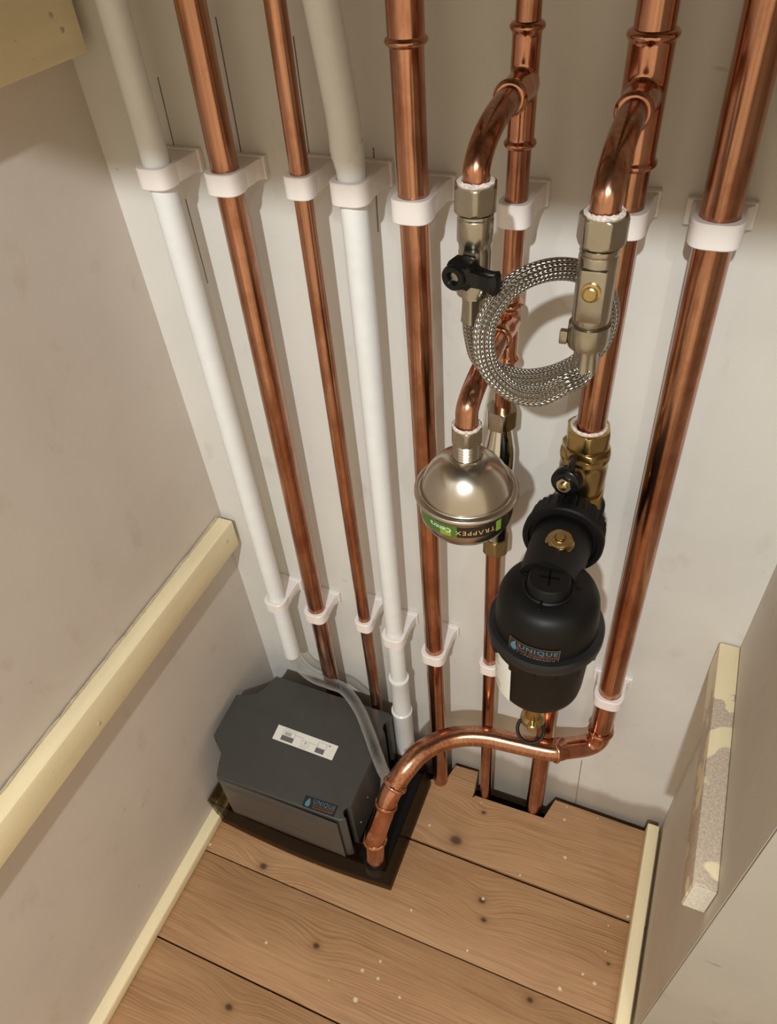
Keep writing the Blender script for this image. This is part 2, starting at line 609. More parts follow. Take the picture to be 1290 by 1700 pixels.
def rect2d(bm, x0, y0, x1, y1, n=10):
    vs = [[bm.verts.new((x0 + (x1 - x0) * i / n, y, 0)) for i in range(n + 1)] for y in (y0, y1)]
    for i in range(n):
        bm.faces.new((vs[0][i], vs[0][i + 1], vs[1][i + 1], vs[1][i]))
    return bm


def drop2d(bm, cx, cy, s):
    pts = []
    for k in range(22):
        t = 2 * PI * k / 22
        pts.append((cx + 0.72 * s * math.sin(t) * math.sin(t / 2) ** 1.2, cy + 0.95 * s * math.cos(t)))
    bm.faces.new([bm.verts.new((x, y, 0)) for x, y in pts])
    return bm


# ------------------------------------------------------------------ the setting
bm = box(B(), (-0.15, 0.0, -0.12), (0.75, 0.06, 2.0))
wall_back = struct(link('wall_back', bm, M['wall']))
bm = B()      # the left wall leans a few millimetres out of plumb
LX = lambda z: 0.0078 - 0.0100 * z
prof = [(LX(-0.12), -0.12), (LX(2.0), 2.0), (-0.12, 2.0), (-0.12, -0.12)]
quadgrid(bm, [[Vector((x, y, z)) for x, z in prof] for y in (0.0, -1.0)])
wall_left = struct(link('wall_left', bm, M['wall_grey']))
bm = box(B(), (0.6405, -0.276, -0.12), (0.72, 0.0, 2.0))
wall_right = struct(link('wall_right', bm, M['wall_side']))
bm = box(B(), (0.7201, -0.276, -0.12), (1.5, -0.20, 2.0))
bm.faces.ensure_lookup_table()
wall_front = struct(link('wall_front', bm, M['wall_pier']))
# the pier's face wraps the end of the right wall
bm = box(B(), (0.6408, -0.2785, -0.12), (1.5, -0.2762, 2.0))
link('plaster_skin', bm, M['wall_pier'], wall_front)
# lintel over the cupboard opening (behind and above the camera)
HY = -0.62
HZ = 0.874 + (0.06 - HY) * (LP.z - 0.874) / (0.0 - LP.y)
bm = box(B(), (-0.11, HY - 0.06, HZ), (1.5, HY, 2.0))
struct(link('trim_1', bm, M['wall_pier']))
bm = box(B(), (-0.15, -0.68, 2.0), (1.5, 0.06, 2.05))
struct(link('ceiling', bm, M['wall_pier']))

# pencil lines the pipe runs were set out by
for (x0, y0), (x1, y1) in (((262, 128), (292, 255)), ((308, 330), (345, 470)), ((487, 60), (516, 275)), ((358, 28), (404, 272)), ((966, 1262), (955, 1335)), ((620, 245), (628, 385))):
    a, c = at(x0, y0, Y=0), at(x1, y1, Y=0)
    w = 0.0005
    bm = B()
    vs = [bm.verts.new((p.x + s * w, yy, p.z)) for p in (a, c) for s in (-1, 1) for yy in (0.001, -0.0002)]
    bmesh.ops.convex_hull(bm, input=vs)
    link('pencil_line', bm, M['pencil'], wall_back)

# floor: subfloor void with boards laid on it
bm = box(B(), (-0.12, -1.1, -0.14), (1.5, 0.0, -0.085))
floor = struct(link('floor', bm, M['sub']))
P = lambda x, y: tuple(at(x, y, Z=0)[:2])
yA0, yA1 = -0.1415, -0.1458
b1 = [(0.0, yA0), (0.0, -0.062), (0.292, -0.052), P(719, 1293), P(740, 1297), P(756, 1270), P(794, 1281), P(787, 1317), P(780, 1330), P(789, 1320), P(903, 1359), P(921.6, 1327),
      at(1070, 1380, Z=0)[:2], (0.6403, -0.0115), (0.6403, yA0)]
bm = prism(B(), [(p[0], p[1]) for p in b1], -0.022, 0.0, 0.0008)
link('floorboard', bm, M['pine'], floor)
for y0, y1, x1 in ((yA1, -0.2668, 0.6403), (-0.2685, -0.3913, 1.5), (-0.3933, -0.5150, 1.5), (-0.5166, -0.640, 1.5), (-0.642, -0.766, 1.5), (-0.768, -0.892, 1.5)):
    bm = box(B(), (0.0055, y1, -0.022), (x1, y0, random.uniform(-0.0006, 0.0)), 0.0009)
    link('floorboard', bm, M['pine'], floor)

# floor battens along both walls
bm = box(B(), (0.0068, -0.95, 0.0005), (0.0250, -0.110, 0.0205), 0.0035, 3)
struct(link('baseboard_left', bm, M['batten']))
bm = box(B(), (0.6195, -0.2755, 0.0005), (0.6360, -0.014, 0.031), 0.0025, 2)
struct(link('baseboard_right', bm, M['batten']))

# shelf bearers
def batten(lo, hi, label, mat, bev=0.0022, extra=None):
    t = thing('shelf_batten', label, 'batten', ((lo[0] + hi[0]) / 2, hi[1], lo[2]))
    bm = box(B(), lo, hi, bev)
    link('rail', bm, mat, t)
    return t


t = batten((0.0052, -0.95, 0.405), (0.0272, -0.0085, 0.450), 'long cream painted timber batten along the left wall at mid height', M['batten'])
bm = B()
pp = [(LX(0.45) + 0.002 + 0.0012 * random.random(), -0.012 - 0.009 * k, 0.4502 + 0.0008 * random.random()) for k in range(90)]
tube(bm, pp, [0.0009 + 0.0009 * random.random() for _ in pp], 6)
link('filler_bead', bm, M['caulk'], t)
for y, z in ((-0.030, 0.432), (-0.30, 0.418)):
    link('screw_filler', lathe(B(), [(0.0026, -0.0005), (0.0026, 0.0004), (0.0016, 0.0007)], (0.0272, y, z), (1, 0, 0), 10), M['caulk'], t)
t = batten((0.0005, -0.60, 0.980), (0.0290, -0.0130, 1.032), 'cream painted timber batten high on the left wall in the top corner of the photo', M['batten'])
for px_, py_ in ((84, 26), (103, 50)):
    q = at(px_, py_, X=0.029)
    link('screw_filler', lathe(B(), [(0.0022, -0.0005), (0.0022, 0.0003), (0.0014, 0.0007)], q, (1, 0, 0), 10), M['caulk'], t)
t = batten((0.6200, -0.2590, 0.4005), (0.6404, -0.0022, 0.4500), 'short worn cream batten with stripped patches fixed to the right wall', M['batten_bare'])
link('sawn_end', box(B(), (0.6215, -0.2598, 0.4020), (0.6398, -0.2588, 0.4485), 0.0004, 1), M['raw_end'], t)

# ------------------------------------------------------------------ pipes
def pipe_line(Y, a, c, z0, z1):
    """points on an upright pipe seen at pixels a and c, run from z0 to z1"""
    p, q = at(*a, Y=Y), at(*c, Y=Y)
    g = lambda z: Vector((p.x + (q.x - p.x) * (z - p.z) / (q.z - p.z), Y, z))
    n = 12
    return g, [g(z0 + (z1 - z0) * i / n) for i in range(n + 1)]


clips = []


def clip(g, z, Y, rp, where, wide=False, tilt=0.0):
    c = g(z)
    t = thing('pipe_clip', where, 'pipe clip', (c.x, 0, z - 0.008), 'white nylon pipe clips')
    ri, ro = rp + 0.0002, rp + 0.0037
    hb = ro + (0.0022 if not wide else 0.0042)
    dist = -Y
    h = 0.0085
    n = 56
    # outer outline, star-shaped about the pipe centre: ring in front, flared foot at the wall
    poly = []
    fx = ro * 0.98
    foot = [(fx, 0.003), (fx + 0.0006, dist - 0.0065), (hb, dist - 0.0065), (hb, dist)]
    segs = []
    pts = []
    for i in range(25):
        tt = PI + PI * i / 24       # front half, y negative = towards the viewer
        k = 1.0 + 0.13 * abs(math.sin(2 * tt)) ** 2    # slightly squared ring
        pts.append((ro * k * math.cos(tt), ro * k * math.sin(tt)))
    pts += foot
    pts += [(-x, y) for x, y in reversed(foot)]

    def ray(ang):
        dx, dy = math.cos(ang), math.sin(ang)
        best = ro
        for i in range(len(pts)):
            (x0, y0), (x1, y1) = pts[i], pts[(i + 1) % len(pts)]
            ex, ey = x1 - x0, y1 - y0
            den = dx * ey - dy * ex
            if abs(den) < 1e-12:
                continue
            tt = (x0 * ey - y0 * ex) / den
            s = (x0 * dy - y0 * dx) / den
            if tt > 0 and -1e-6 <= s <= 1 + 1e-6:
                best = max(best, tt)
        return best
    angs = sorted({round(2 * PI * i / n, 5) for i in range(n)} | {round(math.atan2(y, x) % (2 * PI), 5) for x, y in foot + [(-x, y) for x, y in foot]})
    cut0, cut1 = math.radians(12), math.radians(168)
    # base: fixed to the wall, strap: snaps round the front of the pipe
    def sector(a0, a1, grow, hh, name):
        A = [a0] + [a for a in angs if a0 + 1e-4 < a < a1 - 1e-4] + [a1]
        bm = B()
        rings = []
        for a in A:
            q = ray(a % (2 * PI)) + grow
            dx, dy = math.cos(a), math.sin(a)
            e = 0.0008
            qi = ri
            y_out = min(dy * q, dist - 0.0002)
            rg = [(dx * qi, dy * qi, -hh), (dx * (q - e), min(dy * (q - e), dist - 0.0002), -hh), (dx * q, y_out, -hh + e), (dx * q, y_out, hh - e), (dx * (q - e), min(dy * (q - e), dist - 0.0002), hh), (dx * qi, dy * qi, hh)]
            rings.append([Vector((c.x + x, Y + y, z + zz + tilt * x)) for x, y, zz in rg])
        quadgrid(bm, rings)
        return link(name, bm, M['nylon'], t, sharp=40)
    ft_ = box(B(), (c.x - hb - 0.0016, -0.0058, z - h - 0.0008), (c.x + hb + 0.0016, 0.0, z + h + 0.0008), 0.0007, 1)
    link('clip_foot', ft_, M['nylon'], t)
    sector(cut0, cut1, 0.0, h - 0.0007, 'clip_base')
    sector(cut1 + 0.01, cut0 + 2 * PI - 0.01, 0.0004, h, 'clip_strap')
    return t


def sleeve(g, z0, z1, r0, ends=(True, True)):
    """straight solder-ring sleeve profile round a pipe line g, as mesh"""
    prof = []
    if ends[0]:
        prof += [(r0 - 0.0004, z0 - 0.0030)] + bead(r0, z0)
    else:
        prof += [(r0, z0)]
    if ends[1]:
        prof += bead(r0, z1) + [(r0 - 0.0004, z1 + 0.0030)]
    else:
        prof += [(r0, z1)]
    bm = B()
    rings = []
    for rr, zz in prof:
        c = g(zz)
        rings.append([c + Vector((rr * math.cos(2 * PI * j / 32), rr * math.sin(2 * PI * j / 32), 0)) for j in range(32)])
    quadgrid(bm, rings)
    return bm


def blend(o, vox=0.0008, it=8):
    mo = o.modifiers.new('merge', 'REMESH')
    mo.mode = 'VOXEL'
    mo.voxel_size = vox
    mo.use_smooth_shade = True
    ms = o.modifiers.new('soften', 'SMOOTH')
    ms.factor = 0.5
    ms.iterations = it


TOP = 1.45
ZU, ZL = 0.8965, 0.3435
# leftmost white waste pipe
Y1 = -0.0387
g1, pts = pipe_line(Y1, (263, 283), (461.7, 1000), 0.2255, TOP)
bm = tube(B(), pts, 0.0113)
tag(link('waste_pipe', bm, M['pvc']), 'leftmost white plastic waste pipe running down beside the left wall', 'pipe')
clip(g1, 0.9000, Y1, 0.0113, 'upper white clip holding the leftmost white pipe')
clip(g1, 0.3465, Y1, 0.0113, 'lower white clip holding the leftmost white pipe above the clear hose')
# thick copper pipe beside it
Y2 = -0.0345
g2, pts = pipe_line(Y2, (315, 0), (528, 1020), -0.08, TOP)
tag(link('copper_pipe', tube(B(), pts, 0.0112), M['copper']), 'thick copper pipe next to the leftmost white pipe', 'pipe')
clip(g2, 0.8985, Y2, 0.0112, 'upper white clip on the thick copper pipe next to the leftmost white pipe')
clip(g2, 0.3420, Y2, 0.0112, 'lower white clip on the copper pipe running down behind the grey pump box')
# thin copper pipe
Y3 = -0.0392
g3, pts = pipe_line(Y3, (456, 0), (607, 1040), -0.08, TOP)
tag(link('copper_pipe', tube(B(), pts, 0.0076), M['copper']), 'thin straight copper pipe left of the second white pipe', 'pipe')
clip(g3, 0.9020, Y3, 0.0076, 'upper white clip on the thin copper pipe left of the second white pipe')
clip(g3, 0.3560, Y3, 0.0076, 'lower white clip on the thin copper pipe behind the grey pump box')
# second white waste pipe with joints
Y4 = -0.038
g4, pts = pipe_line(Y4, (593.5, 400), (656, 1060), 0.015, 0.935)
w4 = thing('waste_pipe', 'second white plastic waste pipe with socket joints right of the thin copper pipe', 'pipe', g4(0.015))
link('pipe', tube(B(), pts, 0.0109), M['pvc'], w4)
up_pts = spline([g4(0.898), g4(0.915), at(576, 258, Y=-0.0388), at(570, 200, Y=-0.0398), at(552, 100, Y=-0.0415), at(533, 0, Y=-0.043), at(513, -100, Y=-0.0445), at(470, -320, Y=-0.048)], 8)
up_r = [0.0108 if k < 16 else (0.0116 if k < 18 else 0.0119) for k in range(len(up_pts))]
link('upper_pipe', tube(B(), up_pts, up_r), M['pvc'], w4)
zs = [at(665, 1138, Y=-0.05).z, at(672, 1192, Y=-0.05).z, at(678, 1225, Y=-0.05).z]
bm = B()
rr = [(0.0110, 0.0), (0.0138, 0.0004), (0.0138, -0.004), (0.0126, -0.006), (0.0126, -0.060), (0.0138, -0.062)]
for prof in ([(0.0112, zs[0]), (0.0138, zs[0] - 0.0002), (0.0140, zs[0] - 0.004), (0.0128, zs[0] - 0.007), (0.0128, zs[1] + 0.004), (0.0134, zs[1])],):
    lathe(bm, prof, Vector((g4(zs[0]).x, Y4, 0)))
link('socket', bm, M['pvc'], w4)
bm = B()
lathe(bm, [(0.0129, zs[1] + 0.001), (0.0150, zs[1] - 0.0005), (0.0152, zs[1] - 0.005), (0.0142, zs[1] - 0.008), (0.0142, 0.06), (0.0135, 0.02)], Vector((g4(zs[1]).x, Y4, 0)))
link('elbow', bm, M['pvc'], w4)
clip(g4, 0.9015, Y4, 0.0111, 'upper white clip holding the second white pipe')
clip(g4, 0.3430, Y4, 0.0109, 'lower white clip holding the second white pipe above its socket joint')
# copper pipe with the coupling at the top
Y5 = -0.0428
g5, pts = pipe_line(Y5, (675, 80), (731, 1285), -0.08, TOP)
c5 = thing('copper_pipe', 'copper pipe with a rolled coupling at its top, right of the second white pipe', 'pipe', g5(-0.08))
link('pipe', tube(B(), pts, 0.0112), M['copper'], c5)
z5 = at(674, 66, Y=Y5).z
link('coupling', sleeve(g5, z5, z5 + 0.05, 0.0121), M['copper_fit'], c5)
clip(g5, 0.8950, Y5, 0.0112, 'upper white clip on the copper pipe right of the second white pipe')
clip(g5, 0.3400, Y5, 0.0112, 'lower white clip on the copper pipe right of the second white pipe')

# ---- thin copper run with two branches (left of the filter)
Y6 = -0.0397
g6, pts = pipe_line(Y6, (879, 0), (822, 870), 0.715, TOP)
c6 = thing('copper_pipe', 'thin copper pipe with two tees branching to the left valve and the steel vessel', 'pipe', g6(0.715))
link('pipe', tube(B(), pts, 0.0077), M['copper'], c6)


def tee(parent, g, z0, z1, zb, r0, Y, rb, yb, name='tee', dirx=0.0, dz=0.0, vox=0.0008):
    bm = sleeve(g, z0, z1, r0)
    c = g(zb)
    dv = Vector((dirx, yb - Y, dz))
    L = dv.length
    r1 = rb + 0.0011
    prof = [(r1 * 1.18, 0.0), (r1 * 1.10, L * 0.45), (r1, L * 0.7)] + bead(r1, L - 0.003) + [(r1 - 0.0003, L)]
    lathe(bm, prof, c, dv)
    o = link(name, bm, M['copper_fit'], parent)
    blend(o, vox)
    return c + dv


za, zb_, zc = at(878, 42, Y=Y6).z, at(863, 237, Y=Y6).z, at(838, 163, Y=-0.072).z
e1 = tee(c6, g6, zb_, za, zc, 0.0089, Y6, 0.0077, -0.074)
V1 = Vector((0.3892, -0.1380))
pts = [Vector((e1.x, -0.062, zc)), Vector((e1.x, -0.080, zc))]
for k in range(1, 13):
    a = PI / 2 * k / 12
    pts.append(Vector((e1.x + (V1.x - e1.x) * k / 12, -0.080 + (V1.y + 0.080) * math.sin(a), 0.9555 + (zc - 0.9555) * math.cos(a))))
pts.append(Vector((V1.x, V1.y, 0.925)))
link('branch_bend', tube(B(), pts, 0.0076), M['copper'], c6)
# lower tee with the branch to the steel vessel
za, zb_, zc = at(850, 503, Y=Y6).z, at(836, 592, Y=Y6).z, at(828, 560, Y=-0.066).z
e2 = tee(c6, g6, zb_, za, zc, 0.0089, Y6, 0.0077, -0.070, 'lower_tee')
V3 = Vector((0.3860, -0.1420))
pts = [Vector((e2.x, -0.06, zc)), Vector((e2.x, -0.078, zc))]
for k in range(1, 13):
    a = PI / 2 * k / 12
    pts.append(Vector((e2.x + (V3.x - e2.x) * k / 12, -0.078 + (V3.y + 0.078) * math.sin(a), 0.795 + (zc - 0.795) * math.cos(a))))
pts.append(Vector((V3.x, V3.y, 0.770)))
link('vessel_bend', tube(B(), pts, 0.0082), M['copper'], c6)
clip(g6, 0.8965, Y6, 0.0077, 'white clip behind the left valve on the thin teed copper pipe')

# lower thin pipe below the scale inhibitor
g6b, pts = pipe_line(Y6, (819, 930), (807, 1290), -0.08, 0.575)
tag(link('copper_pipe', tube(B(), pts, 0.0082), M['copper']), 'thin copper pipe dropping from the chrome inline fitting into the floor slot', 'pipe')
clip(g6b, 0.3450, Y6, 0.0082, 'lower white clip left of the black filter, partly hidden by it')

# ---- thick run to the brass valve and the filter
Y7 = -0.034
g7, pts = pipe_line(Y7, (1094, 0), (990, 650), 0.700, TOP)
c7 = thing('copper_pipe', 'thick copper pipe with a tee feeding the right valve, ending in the brass valve', 'pipe', g7(0.70))
link('pipe', tube(B(), pts, 0.0118), M['copper'], c7)
za, zb_, zc = at(1088, 55, Y=Y7).z, at(1068, 270, Y=Y7).z, at(1050, 185, Y=-0.070).z
e3 = tee(c7, g7, zb_, za, zc, 0.0134, Y7, 0.0085, -0.074, vox=0.0009)
V2 = Vector((0.4622, -0.1420))
pts = [Vector((e3.x, -0.062, zc)), Vector((e3.x, -0.080, zc))]
for k in range(1, 13):
    a = PI / 2 * k / 12
    pts.append(Vector((e3.x + (V2.x - e3.x) * k / 12, -0.080 + (V2.y + 0.080) * math.sin(a), 0.948 + (zc - 0.948) * math.cos(a))))
pts.append(Vector((V2.x, V2.y, 0.92)))
link('branch_bend', tube(B(), pts, 0.0083), M['copper'], c7)
clip(g7, 0.8960, Y7, 0.0118, 'white clip behind the right valve on the thick teed copper pipe')
g7b, pts = pipe_line(Y7, (905, 1215), (893.7, 1290), -0.08, 0.592)
tag(link('copper_pipe', tube(B(), pts, 0.0120), M['copper']), 'copper pipe dropping behind the black filter into the floor slot', 'pipe')

# ---- rightmost pipe, elbow and the run to the pump tray
Y8 = -0.028
g8, pts = pipe_line(Y8, (1250, 120), (1046.6, 1000), 0.262, TOP)
c8 = thing('copper_pipe', 'rightmost thick copper pipe turning at an elbow and curving left into the pump tray', 'pipe', g8(0.06))
link('pipe', tube(B(), pts, 0.0129), M['copper'], c8)
ex = g8(0.25).x
zh = 0.231
h1 = Vector((0.4785, -0.0615, zh))
bm = B()
corner = Vector((ex, Y8, zh - 0.010))
arc = rounded([Vector((ex, Y8, 0.262)), corner, h1 + Vector((-0.004, 0, 0))], 0.026, 12)
tube(bm, arc, 0.0141, 28)
lathe(bm, bead(0.0141, 0, 0.0026, 0.0018), Vector((ex, Y8, 0.256)))
dd = (h1 - corner).normalized()
lathe(bm, bead(0.0141, 0, 0.0026, 0.0018), h1, dd)
link('elbow', bm, M['copper_fit'], c8)
run = [h1 + Vector((0.012, 0.0085, 0)), h1, Vector((0.455, -0.0655, zh)), Vector((0.4255, -0.0690, zh + 0.001)), Vector((0.392, -0.0735, zh + 0.002)), Vector((0.3615, -0.0835, zh + 0.001)), Vector((0.338, -0.1000, zh)), Vector((0.3205, -0.1205, 0.229)), Vector((0.3085, -0.1440, 0.220)),
       Vector((0.2995, -0.1615, 0.205))]
link('curved_run', tube(B(), spline(run, 8), 0.0135, 28), M['copper'], c8)
ring_end = at(622.5, 1394, Z=0.116)
end = [run[-2] * 0.2 + run[-1] * 0.8, Vector((0.2945, -0.1725, 0.190)), Vector((0.2905, -0.1860, 0.165)), Vector((0.2855, -0.1965, 0.138)), ring_end + Vector((0.0005, 0.001, 0.008)), ring_end + Vector((0, 0, -0.002))]
sp = spline(end, 8)
bm = tube(B(), sp, [0.0143 - 0.0010 * math.sin(PI * i / (len(sp) - 1)) for i in range(len(sp))], 28)
for i in (2, 12, len(sp) - 5):
    lathe(bm, bead(0.0143, 0, 0.0030, 0.0010 if i == 12 else 0.0022), sp[i], sp[i + 1] - sp[i - 1])
link('drain_elbow', bm, M['copper_fit'], c8)
tail_end = at(621, 1424, Z=0.070)
link('tail_pipe', tube(B(), [sp[-1] + Vector((0, 0, 0.006)), tail_end + Vector((0, 0, -0.022))], 0.0130, 28), M['copper'], c8)
clip(g8, 0.8930, Y8, 0.0129, 'upper white wide clip holding the rightmost copper pipe', True)
clip(g8, 0.3360, Y8, 0.0129, 'lower white wide clip just above the copper elbow', True)

# ------------------------------------------------------------------ valves and filling hose
def thread(bm, org, z0, z1, rad, pitch=0.0018):
    prof = []
    n = max(2, int((z1 - z0) / pitch))
    for i in range(n):
        za = z0 + (z1 - z0) * i / n
        zb = z0 + (z1 - z0) * (i + 0.5) / n
        prof += [(rad * 0.90, za), (rad, zb)]
    prof.append((rad * 0.9, z1))
    return lathe(bm, prof, org, seg=28)


def tape(o, z, ri, ro, parent):
    bm = B()
    rg = []
    for k, (rr, zz) in enumerate(((ri, -0.001), (ri + 0.0004, 0.0012), ((ri + ro) / 2, 0.0018), (ro, 0.0004), (ro * 0.96, -0.0012))):
        rg.append([Vector((o.x + (rr + random.uniform(-0.0004, 0.0004)) * math.cos(2 * PI * j / 40), o.y + rr * math.sin(2 * PI * j / 40), z + zz + random.uniform(-0.0005, 0.0005))) for j in range(40)])
    quadgrid(bm, rg, True, False, False)
    return link('joint_tape', bm, M['flux'], parent)


# left valve, black lever
O = Vector((V1.x, V1.y, 0))
v1 = thing('isolating_valve', 'small nickel valve with a black lever handle below the left copper bend', 'valve', (V1.x, V1.y, 0.880))
link('compression_nut', hexnut(B(), 0.0137, 0.9375, 0.9525, O, ph=0.25), M['nickel'], v1)
tape(O, 0.9530, 0.0077, 0.0107, v1)
bm = B()
lathe(bm, [(0.0090, 0.9370), (0.0090, 0.9360), (0.0103, 0.9358), (0.0107, 0.9345), (0.0103, 0.9335), (0.0108, 0.9325), (0.0108, 0.9200), (0.0098, 0.9180), (0.0096, 0.9145), (0.0100, 0.9130), (0.0096, 0.9000), (0.0112, 0.8965), (0.0112, 0.8865), (0.0085, 0.8850)], O)
lathe(bm, [(0.0070, 0.0), (0.0065, 0.011), (0.0045, 0.0125)], Vector((V1.x, V1.y, 0.9065)), (-0.25, -1, 0))
link('valve_body', bm, M['nickel'], v1)
hx = Vector((-0.25, -1, 0)).normalized()
side = hx.cross(Vector((0, 0, 1)))
hc = Vector((V1.x + 0.0040, V1.y, 0.9060)) + hx * 0.0120
bm = B()
lathe(bm, [(0.0070, -0.002), (0.0078, 0.0), (0.0078, 0.0125), (0.0070, 0.0135), (0.0042, 0.0135), (0.0040, 0.0100)], hc - Vector((0.0040, 0, 0)), hx, 24)
# long lever bar, thick at its hub end
sd = Vector((0.95, -0.25, -0.06)).normalized()
up1 = Vector((0.03, 0, 1))
rings = []
for t_, hh, t0, t1 in ((-0.0105, 0.0060, 0.001, 0.010), (-0.0095, 0.0082, 0.0, 0.0115), (-0.0030, 0.0092, 0.0, 0.0120), (0.0035, 0.0090, 0.0, 0.0115), (0.0050, 0.0066, 0.001, 0.0100), (0.0120, 0.0060, 0.002, 0.0090), (0.0170, 0.0064, 0.002, 0.0092), (0.0205, 0.0078, 0.002, 0.0092), (0.0225, 0.0060, 0.003, 0.0080)):
    c = hc + sd * t_
    rings.append([c + up1 * (0.88 * hh * a_) + hx * b_ for a_, b_ in ((1, t0), (1, t1 - 0.002), (0.8, t1), (-0.8, t1), (-1, t1 - 0.002), (-1, t0))])
quadgrid(bm, rings)
lever = link('lever', bm, M['black_gloss'], v1, sharp=50)
link('lever_screw', lathe(B(), [(0.0034, 0.0098), (0.0034, 0.0108), (0.002, 0.0112)], hc - Vector((0.0040, 0, 0)), hx, 14), M['nickel'], lever)

# right valve with the round screw
O = Vector((V2.x, V2.y, 0))
v2 = thing('isolating_valve', 'tall nickel valve with a round slotted screw below the right copper bend', 'valve', (V2.x, V2.y, 0.862))
link('compression_nut', hexnut(B(), 0.0140, 0.9275, 0.9435, O, ph=0.05), M['nickel'], v2)
tape(O, 0.9442, 0.0084, 0.0112, v2)
bm = B()
lathe(bm, [(0.0095, 0.9270), (0.0095, 0.9262), (0.0108, 0.9255), (0.0112, 0.9235), (0.0106, 0.9220), (0.0112, 0.9205), (0.0112, 0.8830), (0.0108, 0.8800), (0.0096, 0.8790)], O)
box(bm, (V2.x - 0.0072, V2.y - 0.0128, 0.8845), (V2.x + 0.0072, V2.y - 0.006, 0.9165), 0.0012)
link('valve_body', bm, M['nickel'], v2)
bm = B()
sc = at(982, 485, Y=V2.y - 0.0128)
lathe(bm, [(0.0056, 0.0), (0.0056, 0.0022), (0.0042, 0.0026), (0.0042, 0.0042), (0.0034, 0.0048)], Vector((V2.x, V2.y - 0.0126, sc.z)), (0, -1, 0), 24)
link('turn_screw', bm, M['brass'], v2)
bm = B()
lathe(bm, [(0.0098, 0.8795), (0.0124, 0.8785), (0.0128, 0.8690), (0.0120, 0.8640), (0.0085, 0.8632)], O)
link('union_collar', bm, M['nickel'], v2)
bm = box(B(), (V2.x - 0.0165, V2.y - 0.006, 0.8645), (V2.x - 0.0115, V2.y - 0.0015, 0.8735), 0.0009)
link('collar_tab', bm, M['nickel'], v2)

# braided filling hose with its crimped ends
hs = thing('braided_hose', 'coiled braided steel filling hose looped between the two nickel valves', 'hose', (0.425, -0.14, 0.80))
HP = [((784, 535), -0.1385), ((786, 560), -0.1365), ((796, 590), -0.133), ((822, 616), -0.129), ((872, 629), -0.124), ((930, 618), -0.117), ((985, 583), -0.109), ((1010, 530), -0.106), ((1000, 478), -0.109),
      ((960, 450), -0.118), ((903, 450), -0.131), ((845, 479), -0.1445), ((806, 540), -0.156), ((810, 606), -0.162), ((848, 647), -0.1625), ((893, 657), -0.160), ((936, 638), -0.154), ((961, 610), -0.1475), ((966, 590), -0.1440)]
hp = [at(x, y, Y=Y) for (x, y), Y in HP]
hp[0] = Vector((V1.x - 0.0005, V1.y - 0.0005, 0.868))
hp[1] = Vector((V1.x - 0.0005, -0.1372, 0.858))
hp[-1] = Vector((V2.x, V2.y, 0.852))
hp[-2] = Vector((V2.x - 0.0012, -0.1455, 0.843))
link('hose', tube(B(), spline(hp, 12), 0.0068, 28, uv=True), M['braid'], hs)


def ferrule(o, z0, z1, r0):
    bm = B()
    fl = lambda tt: 1 - 0.10 * (0.5 + 0.5 * math.cos(tt * 6))
    lathe(bm, [(r0 * 0.95, z1), (r0 * 1.05, z1 - 0.002)], o, seg=48)
    lathe(bm, [(r0 * 1.06, z1 - 0.002), (r0 * 1.02, z1 - 0.006), (r0 * 1.10, z0 + 0.004), (r0 * 1.16, z0 + 0.001), (r0 * 1.05, z0)], o, seg=48, mod=fl)
    return bm


link('ferrule', ferrule(Vector((V1.x - 0.0005, V1.y, 0)), 0.8660, 0.8855, 0.0071), M['nickel'], hs)
link('ferrule', ferrule(Vector((V2.x, V2.y, 0)), 0.8450, 0.8640, 0.0076), M['nickel'], hs)

# ------------------------------------------------------------------ round steel vessel
O = Vector((V3.x, V3.y, 0))
vs = thing('expansion_vessel', 'round polished steel vessel with a green and black label band', 'vessel', (V3.x, V3.y, 0.684))
link('compression_nut', hexnut(B(), 0.0125, 0.7715, 0.7840, O, ph=0.2), M['nickel'], vs)
tape(O, 0.7846, 0.0083, 0.0107, vs)
bm = B()
thread(bm, O, 0.7560, 0.7722, 0.0103, 0.0026)
link('thread', bm, M['nickel'], vs)
link('neck_nut', hexnut(B(), 0.0130, 0.7490, 0.7575, O, ph=0.5), M['nickel'], vs)
prof = [(0.0100, 0.7560), (0.0150, 0.7550), (0.0205, 0.7518), (0.0255, 0.7470), (0.0300, 0.7405), (0.0328, 0.7345), (0.0345, 0.7290), (0.0350, 0.7265), (0.0356, 0.7252), (0.0372, 0.7250), (0.0378, 0.7258), (0.0388, 0.7262),
        (0.0402, 0.7252), (0.0405, 0.7232), (0.0400, 0.7214), (0.0385, 0.7206), (0.0372, 0.7204), (0.0368, 0.7190), (0.0368, 0.7060), (0.0358, 0.7000), (0.0325, 0.6935), (0.0260, 0.6885), (0.0150, 0.6855), (0.004, 0.6850)]
link('shell', lathe(B(), prof, O, seg=72), M['steel'], vs, sharp=60)
A = math.radians
bandz = (0.7172, 0.7063)
zc_ = (bandz[0] + bandz[1]) / 2
hw = (bandz[0] - bandz[1]) / 2
RB = 0.03695


def band(a0, a1, rad, mat, name, parent, cx, cy, z, h, n=18):
    bm = B()
    rings = []
    for k in range(n + 1):
        t = A(a0 + (a1 - a0) * k / n)
        rings.append([Vector((cx + rr * math.cos(t), cy + rr * math.sin(t), z + s * h)) for rr, s in ((rad, 1), (rad, -1), (rad - 0.0004, -1), (rad - 0.0004, 1))])
    quadgrid(bm, rings)
    return link(name, bm, mat, parent)


